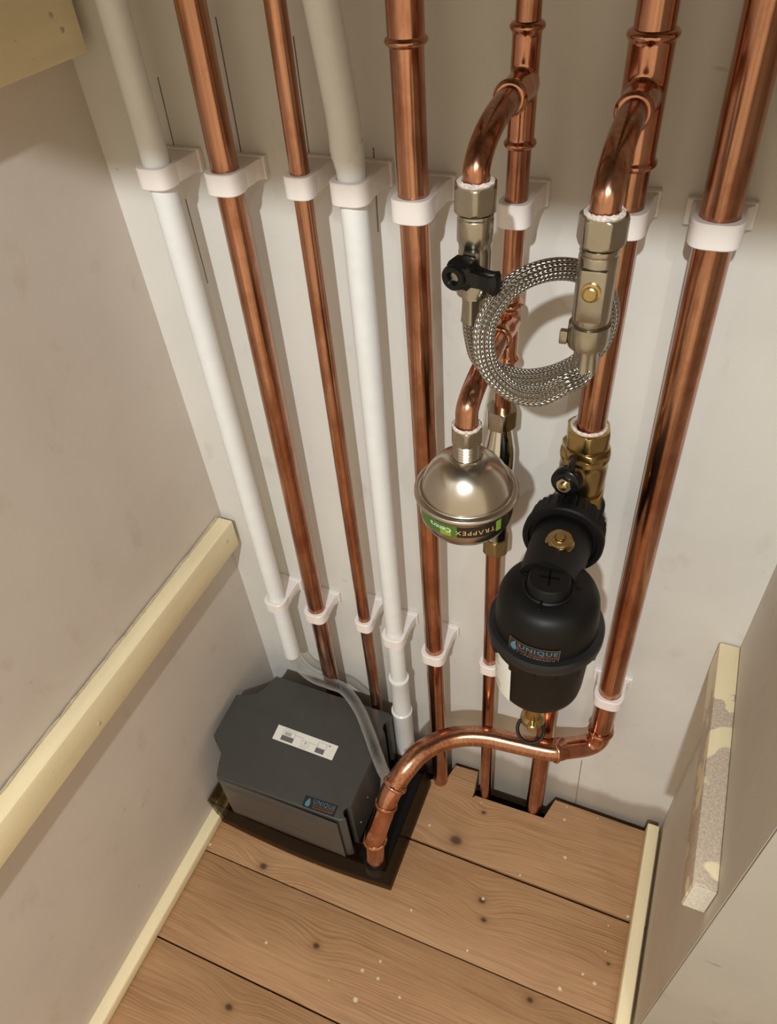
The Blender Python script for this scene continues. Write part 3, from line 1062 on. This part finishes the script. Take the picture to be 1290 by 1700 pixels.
lab = band(-83, -18, RB, M['label_dark'], 'label', vs, V3.x, V3.y, zc_, hw)
gl = band(-140, -83, RB, M['green'], 'green_label', vs, V3.x, V3.y, zc_, hw)
band(-104, -90, RB + 0.0001, M['lime'], 'lime_panel', gl, V3.x, V3.y, zc_ - hw * 0.35, hw * 0.6, 6)
band(-35, -27.5, RB + 0.0002, M['lime'], 'lime_panel', lab, V3.x, V3.y, zc_, hw * 0.95, 6)
bm = text_bm('TR\u039bPPEX', 0.0062, 1.22, 1.05)
link('lettering', wrap(bm, V3.x, V3.y, RB + 0.0003, A(-61), zc_, True), M['ink_gold'], lab, recalc=False)
bm = text_bm('Centra', 0.0066, 1.0, 1.0)
link('lettering', wrap(bm, V3.x, V3.y, RB + 0.0004, A(-104), zc_ + 0.0012, True), M['ink_white'], gl, recalc=False)

# ------------------------------------------------------------------ chrome inline fitting behind the vessel
q = at(828, 770, Y=Y6)
O = Vector((0.3845, Y6, 0))
ih = thing('scale_inhibitor', 'chrome inline pipe fitting with nuts at both ends behind the steel vessel', 'pipe fitting', (O.x, O.y, 0.55))
link('compression_nut', hexnut(B(), 0.0142, 0.7100, 0.7285, O, ph=0.1), M['nickel'], ih)
link('chrome_body', lathe(B(), [(0.0095, 0.7100), (0.0098, 0.7060), (0.0135, 0.6830), (0.0138, 0.6800), (0.0138, 0.6050), (0.0130, 0.6000), (0.0112, 0.5960), (0.0112, 0.5880)], O, seg=40), M['chrome'], ih)
bm = B()
thread(bm, O, 0.5700, 0.5885, 0.0108)
link('thread', bm, M['chrome'], ih)
link('compression_nut', hexnut(B(), 0.0140, 0.5500, 0.5700, O, ph=0.3), M['brass_dull'], ih)

# ------------------------------------------------------------------ brass valve above the filter
O = Vector((0.4585, Y7, 0))
bv = thing('ball_valve', 'brass valve with a black wing handle above the black filter', 'valve', (O.x, O.y, 0.632))
link('compression_nut', hexnut(B(), 0.0196, 0.7030, 0.7205, O, ph=0.3), M['brass'], bv)
tape(O, 0.7212, 0.0122, 0.0155, bv)
bm = B()
hexnut(bm, 0.0215, 0.6945, 0.7025, O, ph=0.1, ch=0.001)
lathe(bm, [(0.0190, 0.6955), (0.0212, 0.6940), (0.0215, 0.6905), (0.0205, 0.6890), (0.0200, 0.6830), (0.0207, 0.6790), (0.0204, 0.6600), (0.0196, 0.6540), (0.0180, 0.6520)], O, seg=40)
lathe(bm, [(0.0120, 0.0), (0.0110, 0.022), (0.0075, 0.027)], Vector((O.x - 0.002, O.y, 0.6780)), (-0.15, -1, 0), 24)
link('valve_body', bm, M['brass'], bv)
link('lower_nut', hexnut(B(), 0.0240, 0.6330, 0.6530, O, ph=0.45), M['brass'], bv)
hx = Vector((-0.15, -1, 0.12)).normalized()
hc = Vector((O.x - 0.0035, O.y, 0.6790)) + hx * 0.0265
bm = B()
lathe(bm, [(0.0118, -0.002), (0.0130, 0.0), (0.0130, 0.0080), (0.0116, 0.0094), (0.0060, 0.0096)], hc, hx, 28)
up = Vector((0.12, 0, 1))
up = (up - hx * up.dot(hx)).normalized()
sd = hx.cross(up)
for s, L in ((1, 0.0275), (-1, 0.0275)):
    rings = []
    for kk, (hw_, tk) in enumerate(((0.0055, 0.0040), (0.0036, 0.0038), (0.0026, 0.0042), (0.0023, 0.0046), (0.0016, 0.0036))):
        c = hc + hx * (0.0040 + 0.0022 * kk / 4) + up * (s * (0.006 + (L - 0.006) * kk / 4))
        rings.append([c + sd * (hw_ * a_) + hx * (tk * b_) for a_, b_ in ((1, 0.7), (0.7, 1), (-0.7, 1), (-1, 0.7), (-1, -0.7), (-0.7, -1), (0.7, -1), (1, -0.7))])
    quadgrid(bm, rings)
wing = link('wing_handle', bm, M['black_gloss'], bv, sharp=45)
bm = hexnut(B(), 0.0070, 0.0090, 0.0132, hc, hx, 0.2, 0.0008)
link('handle_nut', bm, M['nickel'], wing)
link('bolt_end', lathe(B(), [(0.0036, 0.0128), (0.0036, 0.0152), (0.0024, 0.0160)], hc, hx, 16), M['brass'], wing)

# ------------------------------------------------------------------ black magnetic filter
FX, FY = 0.4605, -0.1550
ft = thing('magnetic_filter', 'black plastic filter canister hanging in front of the wall below the brass valve', 'filter', (FX, FY, 0.50))
UZ = 0.634
bm = B()
tube(bm, rounded([Vector((O.x, Y7, 0.6315)), Vector((O.x, Y7, 0.612)), Vector((FX, -0.075, UZ - 0.004))], 0.016, 8), 0.0245, 32)
lathe(bm, [(0.0200, 0.624), (0.0245, 0.615), (0.0235, 0.595), (0.0180, 0.585)], O)
link('inlet_elbow', bm, M['black'], ft)
# ribbed union nut, axis towards the viewer
bm = B()
rib = lambda t_: 1 + 0.022 * (1 if (t_ * 30 / (2 * PI)) % 1 < 0.6 else -0.6)
ax = Vector((0.0, -1, 0.10)).normalized()
uo = Vector((FX - 0.004, -0.0615, UZ))
lathe(bm, [(0.0240, 0.0), (0.0305, 0.002)], uo, ax, 120)
lathe(bm, [(0.0305, 0.002), (0.0325, 0.004), (0.0335, 0.022)], uo, ax, 120, mod=rib)
lathe(bm, [(0.0335, 0.021), (0.0352, 0.022), (0.0352, 0.0285), (0.0338, 0.0300), (0.0300, 0.0300), (0.0292, 0.0265), (0.0240, 0.0262)], uo, ax, 120)
link('union_nut', bm, M['black'], ft, sharp=25)
bm = B()
lathe(bm, [(0.0262, 0.020), (0.0262, 0.034), (0.0255, 0.040), (0.0246, 0.088)], uo, ax, 48)
link('neck', bm, M['black'], ft)
# brass bleed plug on top of the neck
pq = Vector((FX - 0.002, -0.1185, 0.6615))
pax = Vector((0, -0.12, 1)).normalized()
bm = B()
lathe(bm, [(0.0112, -0.002), (0.0118, 0.000), (0.0118, 0.0022), (0.0110, 0.0030)], pq, pax, 32)
hexnut(bm, 0.0112, 0.0028, 0.0068, pq, pax, 0.2, 0.0008)
lathe(bm, [(0.0092, 0.0066), (0.0085, 0.0080), (0.0050, 0.0080), (0.0046, 0.0060)], pq, pax, 28)
plug = link('bleed_plug', bm, M['brass'], ft)
link('plug_screw', hexnut(B(), 0.0040, 0.0055, 0.0098, pq, pax, 0.0, 0.0005), M['brass'], plug)
link('plug_seal', lathe(B(), [(0.0132, -0.005), (0.0136, -0.001), (0.0122, 0.0004)], pq, pax, 28), M['black'], ft)
# body
FO = Vector((FX, FY, 0))
prof = [(0.0150, 0.6520), (0.0255, 0.6512), (0.0330, 0.6490), (0.0378, 0.6445), (0.0404, 0.6380), (0.0415, 0.6300), (0.0421, 0.6200), (0.0428, 0.6065)]
link('upper_housing', lathe(B(), prof, FO, seg=72), M['black'], ft, sharp=50)
bm = lathe(B(), [(0.0425, 0.6080), (0.0470, 0.6070), (0.0484, 0.6050), (0.0484, 0.5965), (0.0474, 0.5945), (0.0420, 0.5940)], FO, seg=96)
link('clamp_ring', bm, M['black_sheen'], ft)
tabs = lambda t_: 1 + 0.035 * (1 if (t_ * 7 / (2 * PI) + 0.25) % 1 < 0.55 else -1)
bm = lathe(B(), [(0.0400, 0.5950), (0.0450, 0.5942), (0.0446, 0.5830), (0.0402, 0.5800)], FO, seg=144, mod=tabs)
link('thread_collar', bm, M['black'], ft, sharp=25)
prof = [(0.0405, 0.5900), (0.0402, 0.5800), (0.0385, 0.5300), (0.0375, 0.5220), (0.0345, 0.5165), (0.0280, 0.5140), (0.010, 0.5130)]
link('lower_bowl', lathe(B(), prof, FO, seg=72), M['black'], ft, sharp=50)
# magnet cap; the cross slot's shade is painted as raised near-black bars
co = Vector((FX - 0.001, FY - 0.002, 0))
bm = lathe(B(), [(0.0205, 0.6485), (0.0205, 0.6525), (0.0192, 0.6535), (0.0178, 0.6530), (0.0172, 0.6540), (0.0165, 0.6610), (0.0155, 0.6622), (0.0030, 0.6622)], co, seg=48)
cap = link('magnet_cap', bm, M['black'], ft)
slot = B()
for a_, b_ in ((0.0080, 0.0009), (0.0009, 0.0080)):
    box(slot, (co.x - a_, co.y - b_, 0.6618), (co.x + a_, co.y + b_, 0.6628), 0.0002, 1)
for v in slot.verts:
    v.co = co + Matrix.Rotation(0.12, 3, 'Z') @ (v.co - co)
link('cross_slot_shade', slot, M['sub'], cap)
bm = box(B(), (FX - 0.0035, FY - 0.0285, 0.6470), (FX - 0.0010, FY - 0.0185, 0.6535), 0.0006)
link('locating_rib', bm, M['black'], ft)
for s in (-1, 1):
    bm = box(B(), (FX + s * 0.019 - 0.004, FY + 0.004, 0.6460), (FX + s * 0.019 + 0.004, FY + 0.0065, 0.6530), 0.0006)
    link('locating_rib', bm, M['black'], ft)

# logo plate on the housing
def wplate(parent, cx, cy, rad, a0, z0, w, h, mat, name='label', rot=0.0):
    bm = rect2d(B(), -w / 2, -h / 2, w / 2, h / 2, 14)
    wrap(bm, cx, cy, rad, a0, z0, rot=rot)
    return link(name, bm, mat, parent, recalc=False)


la, lz, lr = A(-91.5), 0.6150, -0.03
lb = wplate(ft, FX, FY, 0.0428, la, lz, 0.0425, 0.0155, M['label_dark'], 'logo_label', lr)
fr = B()
for x0, y0, x1, y1 in ((-0.0212, 0.0074, 0.0212, 0.0077), (-0.0212, -0.0077, 0.0212, -0.0074), (-0.0212, -0.0077, -0.0209, 0.0077), (0.0209, -0.0077, 0.0212, 0.0077), (-0.0128, -0.0068, -0.0125, 0.0068)):
    rect2d(fr, x0, y0, x1, y1, 10)
link('label_border', wrap(fr, FX, FY, 0.0429, la, lz, rot=lr), M['ink_tan'], lb, recalc=False)


def shift(bm, dx, dy):
    for v in bm.verts:
        v.co.x += dx
        v.co.y += dy
    return bm


link('lettering', wrap(shift(text_bm('UNIQUE', 0.0076, 1.18, 1.0), 0.0040, 0.0028), FX, FY, 0.0430, la, lz, rot=lr), M['ink_blue'], lb, recalc=False)
link('lettering', wrap(shift(text_bm('GAS SOLUTIONS', 0.0043, 1.05, 0.98), 0.0040, -0.0024), FX, FY, 0.0430, la, lz, rot=lr), M['ink_rust'], lb, recalc=False)
dash = B()
for k in range(11):
    x = -0.011 + 0.0026 * k
    rect2d(dash, x + 0.0045 - 0.003, -0.0059, x + 0.0045 - 0.003 + (0.0019 if k % 3 else 0.0012), -0.0052, 2)
link('small_print', wrap(dash, FX, FY, 0.0430, la, lz, rot=lr), M['ink_tan'], lb, recalc=False)
link('flame_drop', wrap(drop2d(B(), -0.0168, -0.0005, 0.0056), FX, FY, 0.0430, la, lz, rot=lr), M['ink_blue'], lb, recalc=False)
fl2 = B()
fl2.faces.new([fl2.verts.new((x, y, 0)) for x, y in ((-0.0172, 0.0030), (-0.0160, 0.0026), (-0.0150, 0.0040), (-0.0158, 0.0062), (-0.0163, 0.0045))])
link('flame_tip', wrap(fl2, FX, FY, 0.0430, la, lz, rot=lr), M['ink_tan'], lb, recalc=False)
# white data sticker wrapped on the bowl
bm = B()
rings = []
for k in range(15):
    t = A(-168 + (-117 + 168) * k / 14)
    rings.append([Vector((FX + rr * math.cos(t), FY + rr * math.sin(t), z)) for rr, z in ((0.0409, 0.5790), (0.0393, 0.5240))])
vr = quadgrid(bm, rings, False, False, False)
wl = link('data_sticker', bm, M['label_white'], ft, recalc=False)
bm = B()
for z, a0_, a1_ in ((0.570, -158, -142), (0.566, -156, -146), (0.5625, -157, -140), (0.556, -160, -150), (0.545, -158, -148), (0.535, -150, -136), (0.530, -152, -136)):
    rings = []
    for k in range(5):
        t = A(a0_ + (a1_ - a0_) * k / 4)
        rr = 0.03955 + (z - 0.524) * 0.0291 + 0.0001
        rings.append([Vector((FX + rr * math.cos(t), FY + rr * math.sin(t), z + dz)) for dz in (0.0004, -0.0004)])
    quadgrid(bm, rings, False, False, False)
link('printed_line', bm, M['ink_grey'], wl, recalc=False)
# drain cock with a pull ring
dq = at(884, 1192, Y=-0.174)
dz0 = 0.516
bm = lathe(B(), [(0.0075, dz0), (0.0075, dq.z + 0.006), (0.0110, dq.z + 0.004), (0.0115, dq.z - 0.001), (0.0095, dq.z - 0.003)], Vector((dq.x, -0.174, 0)), seg=28)
lathe(bm, [(0.0048, 0.006), (0.0046, 0.0135), (0.0036, 0.0145)], Vector((dq.x, -0.174, dq.z + 0.0015)), (0.2, -1, 0.1), 16)
dr = link('drain_cock', bm, M['brass'], ft)
rc = at(881, 1211, Y=-0.182)
bm = B()
rn = Vector((0.1, -0.62, 0.78)).normalized()
ru = Vector((1, 0, 0)) - rn * rn.x
ru.normalize()
rv = rn.cross(ru)
ring_pts = [rc + ru * (0.0122 * math.cos(2 * PI * k / 36)) + rv * (0.0122 * math.sin(2 * PI * k / 36)) for k in range(37)]
tube(bm, ring_pts, 0.0017, 10)
link('pull_ring', bm, M['black'], dr)

# ------------------------------------------------------------------ condensate pump
BZ = 0.165
top = lambda x, y: at(x, y, Z=BZ)
pm = thing('condensate_pump', 'charcoal plastic pump box in a smoked tray on the floorboards', 'pump', (0.150, -0.13, 0.0))
tp = [(460, 1119), (446, 1136), (439, 1143), (427, 1152), (412, 1155), (392, 1153), (354, 1220), (357, 1229), (366, 1237), (369, 1250), (362, 1270), (359, 1288), (574, 1366)]
poly = [tuple(top(x, y)[:2]) for x, y in tp]
poly[0] = (poly[0][0], -0.0485)
poly = [(max(p[0], 0.0085), p[1]) for p in poly]
xr = 0.2475
yf = poly[-1][1]
poly[-1] = (xr - 0.006, yf)
poly += [(xr, yf + 0.004), (xr, yf + 0.006), (xr - 0.007, yf + 0.0085), (xr - 0.0085, yf + 0.013), (xr - 0.006, yf + 0.0185), (xr, yf + 0.021), (xr, -0.078), (xr - 0.006, -0.074), (xr - 0.0075, -0.069), (xr - 0.005, -0.064), (xr, -0.061),
         (xr, -0.051), (xr - 0.006, -0.0485)]
bm = prism(B(), poly, 0.052, BZ, 0.0028, 3)
cov = link('cover', bm, M['grey'], pm, sharp=40)
# front vent: louvre strips proud of the cover's face
fx0, fx1 = poly[11][0] + 0.002, xr - 0.0085
fy = poly[11][1]
zc_edges = [(0.1485, 0.1600), (0.1435, 0.1465), (0.1385, 0.1415), (0.0915, 0.1365), (0.0865, 0.0895), (0.0815, 0.0845), (0.0540, 0.0795)]
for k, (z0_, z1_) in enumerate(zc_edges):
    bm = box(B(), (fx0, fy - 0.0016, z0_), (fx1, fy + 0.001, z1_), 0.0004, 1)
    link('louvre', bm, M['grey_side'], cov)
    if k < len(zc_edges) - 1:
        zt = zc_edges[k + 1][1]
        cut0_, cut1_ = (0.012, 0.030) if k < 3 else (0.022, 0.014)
        link('groove_shade', box(B(), (fx0 + cut0_, fy - 0.0004, zt), (fx1 - cut1_, fy + 0.0005, z0_)), M['sub'], cov)  # near-black strip paints the shade inside the groove
        for a_, b_ in ((fx0, fx0 + cut0_), (fx1 - cut1_, fx1)):
            link('louvre_end', box(B(), (a_, fy - 0.0015, zt), (b_, fy + 0.001, z0_)), M['grey_side'], cov)
for p_, q_ in (((xr - 0.0072, yf + 0.0132), 0.0042), ((xr - 0.0062, -0.069), 0.0038)):
    link('recess_shade', lathe(B(), [(q_, 0.060), (q_, 0.1640), (q_ * 0.6, 0.1645)], Vector((*p_, 0)), seg=16), M['sub'], cov)  # solid near-black plug paints the shade in the notch
for y_, z_ in ((-0.150, 0.105), (-0.178, 0.085)):
    link('side_screw', lathe(B(), [(0.0022, 0.0), (0.0022, 0.0008), (0.001, 0.0012)], Vector((xr, y_, z_)), (1, 0, 0), 12), M['nickel'], cov)
link('reservoir', box(B(), (0.060, -0.165, 0.004), (0.236, -0.062, 0.053), 0.004), M['black'], pm)
# smoked tray: four walls and a bottom, front slightly bowed
def tray():
    bm = B()
    n = 16

    def loop(z, x0, x1, yb, yf_, bow, off):
        pts = [(x0 + off, yb - off), (x1 - off, yb - off)]
        pts += [(x1 - off - (x1 - x0 - 2 * off) * k / n, yf_ + off - bow * math.sin(PI * k / n)) for k in range(n + 1)]
        return [Vector((x, y, z)) for x, y in pts]
    rings = [loop(0.0030, 0.0265, 0.3030, -0.0555, -0.2200, 0.0055, 0.002), loop(0.058, 0.0120, 0.2985, -0.0535, -0.2195, 0.004, 0.0018), loop(0.058, 0.0120, 0.2985, -0.0535, -0.2195, 0.004, 0.0), loop(0.0008, 0.0256, 0.3040, -0.0550, -0.2222, 0.006, 0.0)]
    quadgrid(bm, rings)
    return bm


link('tray', tray(), M['smoke'], pm, sharp=30)
link('inlet_socket', lathe(B(), [(0.0152, 0.040), (0.0152, 0.062), (0.0146, 0.064), (0.0134, 0.064)], Vector((tail_end.x, tail_end.y, 0)), seg=28), M['black'], pm)
link('tray_shade_block', box(B(), (0.2505, -0.2125, 0.0045), (0.2960, -0.062, 0.0420), 0.001, 1), M['black'], pm)  # black block added to stand in for the shade inside the tray
# labels on the cover
def fplate(px4, z, mat, name, parent, th=0.0004):
    bm = B()
    pts = [at(x, y, Z=z) for x, y in px4]
    lo = [bm.verts.new((p.x, p.y, z - th)) for p in pts]
    hi = [bm.verts.new((p.x, p.y, z + th)) for p in pts]
    bm.faces.new(hi)
    bm.faces.new(list(reversed(lo)))
    for i in range(4):
        bm.faces.new((lo[i], lo[(i + 1) % 4], hi[(i + 1) % 4], hi[i]))
    return link(name, bm, mat, parent)


st = fplate(((463, 1203), (562, 1239), (551, 1262.5), (452, 1226)), BZ, M['label_white'], 'diagram_sticker', cov)
s0, s1 = top(463, 1203), top(562, 1239)
s3 = top(452, 1226)
ux, uy = (s1 - s0), (s0 - s3)
SP = lambda u, v, z=BZ + 0.0006: s3 + ux * u + uy * v + Vector((0, 0, z - BZ))


def patch(bm, u0, v0, u1, v1):
    bm.faces.new([bm.verts.new(SP(u, v)) for u, v in ((u0, v0), (u1, v0), (u1, v1), (u0, v1))])
    return bm


def frame2(bm, u0, v0, u1, v1, tu=0.006, tv=0.025):
    patch(bm, u0, v0, u1, v0 + tv)
    patch(bm, u0, v1 - tv, u1, v1)
    patch(bm, u0, v0 + tv, u0 + tu, v1 - tv)
    patch(bm, u1 - tu, v0 + tv, u1, v1 - tv)
    return bm


bm = B()
patch(bm, 0.12, 0.12, 0.32, 0.44)
link('diagram_block', bm, M['ink_grey'], st, recalc=False)
bm = B()
patch(bm, 0.69, 0.12, 0.83, 0.44)
link('diagram_block', bm, M['ink_grey'], st, recalc=False)
bm = B()
frame2(bm, 0.12, 0.44, 0.32, 0.80)
patch(bm, 0.15, 0.50, 0.26, 0.72)
frame2(bm, 0.70, 0.44, 0.84, 0.84)
frame2(bm, 0.45, 0.22, 0.57, 0.60)
patch(bm, 0.50, 0.35, 0.53, 0.52)
patch(bm, 0.44, 0.10, 0.56, 0.125)
patch(bm, 0.32, 0.68, 0.46, 0.705)
patch(bm, 0.57, 0.55, 0.72, 0.575)
patch(bm, 0.12, 0.90, 0.34, 0.92)
patch(bm, 0.86, 0.74, 0.90, 0.86)
link('diagram_line', bm, M['ink_pale'], st, recalc=False)
lg = fplate(((508, 1320), (562, 1338), (554, 1357), (501, 1338)), BZ, M['label_dark'], 'logo_label', cov)
l0, l1, l3 = top(508, 1320), top(562, 1338), top(501, 1338)
lu, lv = l1 - l0, l0 - l3
LPnt = lambda u, v: l3 + lu * u + lv * v
c_ = LPnt(0.61, 0.67)
link('lettering', flat_text('UNIQUE', 0.0080, c_, BZ + 0.0006, 1.2, 0.92), M['ink_blue'], lg, recalc=False)
c_ = LPnt(0.60, 0.36)
link('lettering', flat_text('GAS SOLUTIONS', 0.0044, c_, BZ + 0.0006, 1.02, 0.90), M['ink_rust'], lg, recalc=False)
bm = B()
for k in range(9):
    a_ = LPnt(0.30 + k * 0.068, 0.14)
    bm.faces.new([bm.verts.new((a_.x + dx, a_.y + dy, BZ + 0.0006)) for dx, dy in ((0, 0), (0.0021, 0), (0.0021, 0.0007), (0, 0.0007))])
link('small_print', bm, M['ink_tan'], lg, recalc=False)
c_ = LPnt(0.14, 0.48)
bm = shift(drop2d(B(), 0, 0, 0.0064), c_.x, c_.y)
for v in bm.verts:
    v.co.z = BZ + 0.0006
link('flame_drop', bm, M['ink_blue'], lg, recalc=False)

# clear hose from the waste pipe over the cover
hq = [g1(0.240), g1(0.226), at(500, 1108, Y=-0.044), at(521, 1124, Y=-0.0530), at(546, 1134, Z=0.192), at(572, 1145, Z=0.186), at(596, 1177, Z=0.180), at(612, 1215, Z=0.178), at(622, 1243, Z=0.171), at(634, 1275, Z=0.148), at(641, 1292, Z=0.118), at(643, 1302, Z=0.075)]
hq[-1] = Vector((0.2605, hq[-2].y - 0.003, 0.07))
cl = thing('clear_hose', 'clear plastic hose from the leftmost white pipe across the grey pump box', 'hose', (0.2, -0.06, 0.07))
link('hose', tube(B(), spline(hq, 8), 0.0084, 20, cap=False), M['tube'], cl)
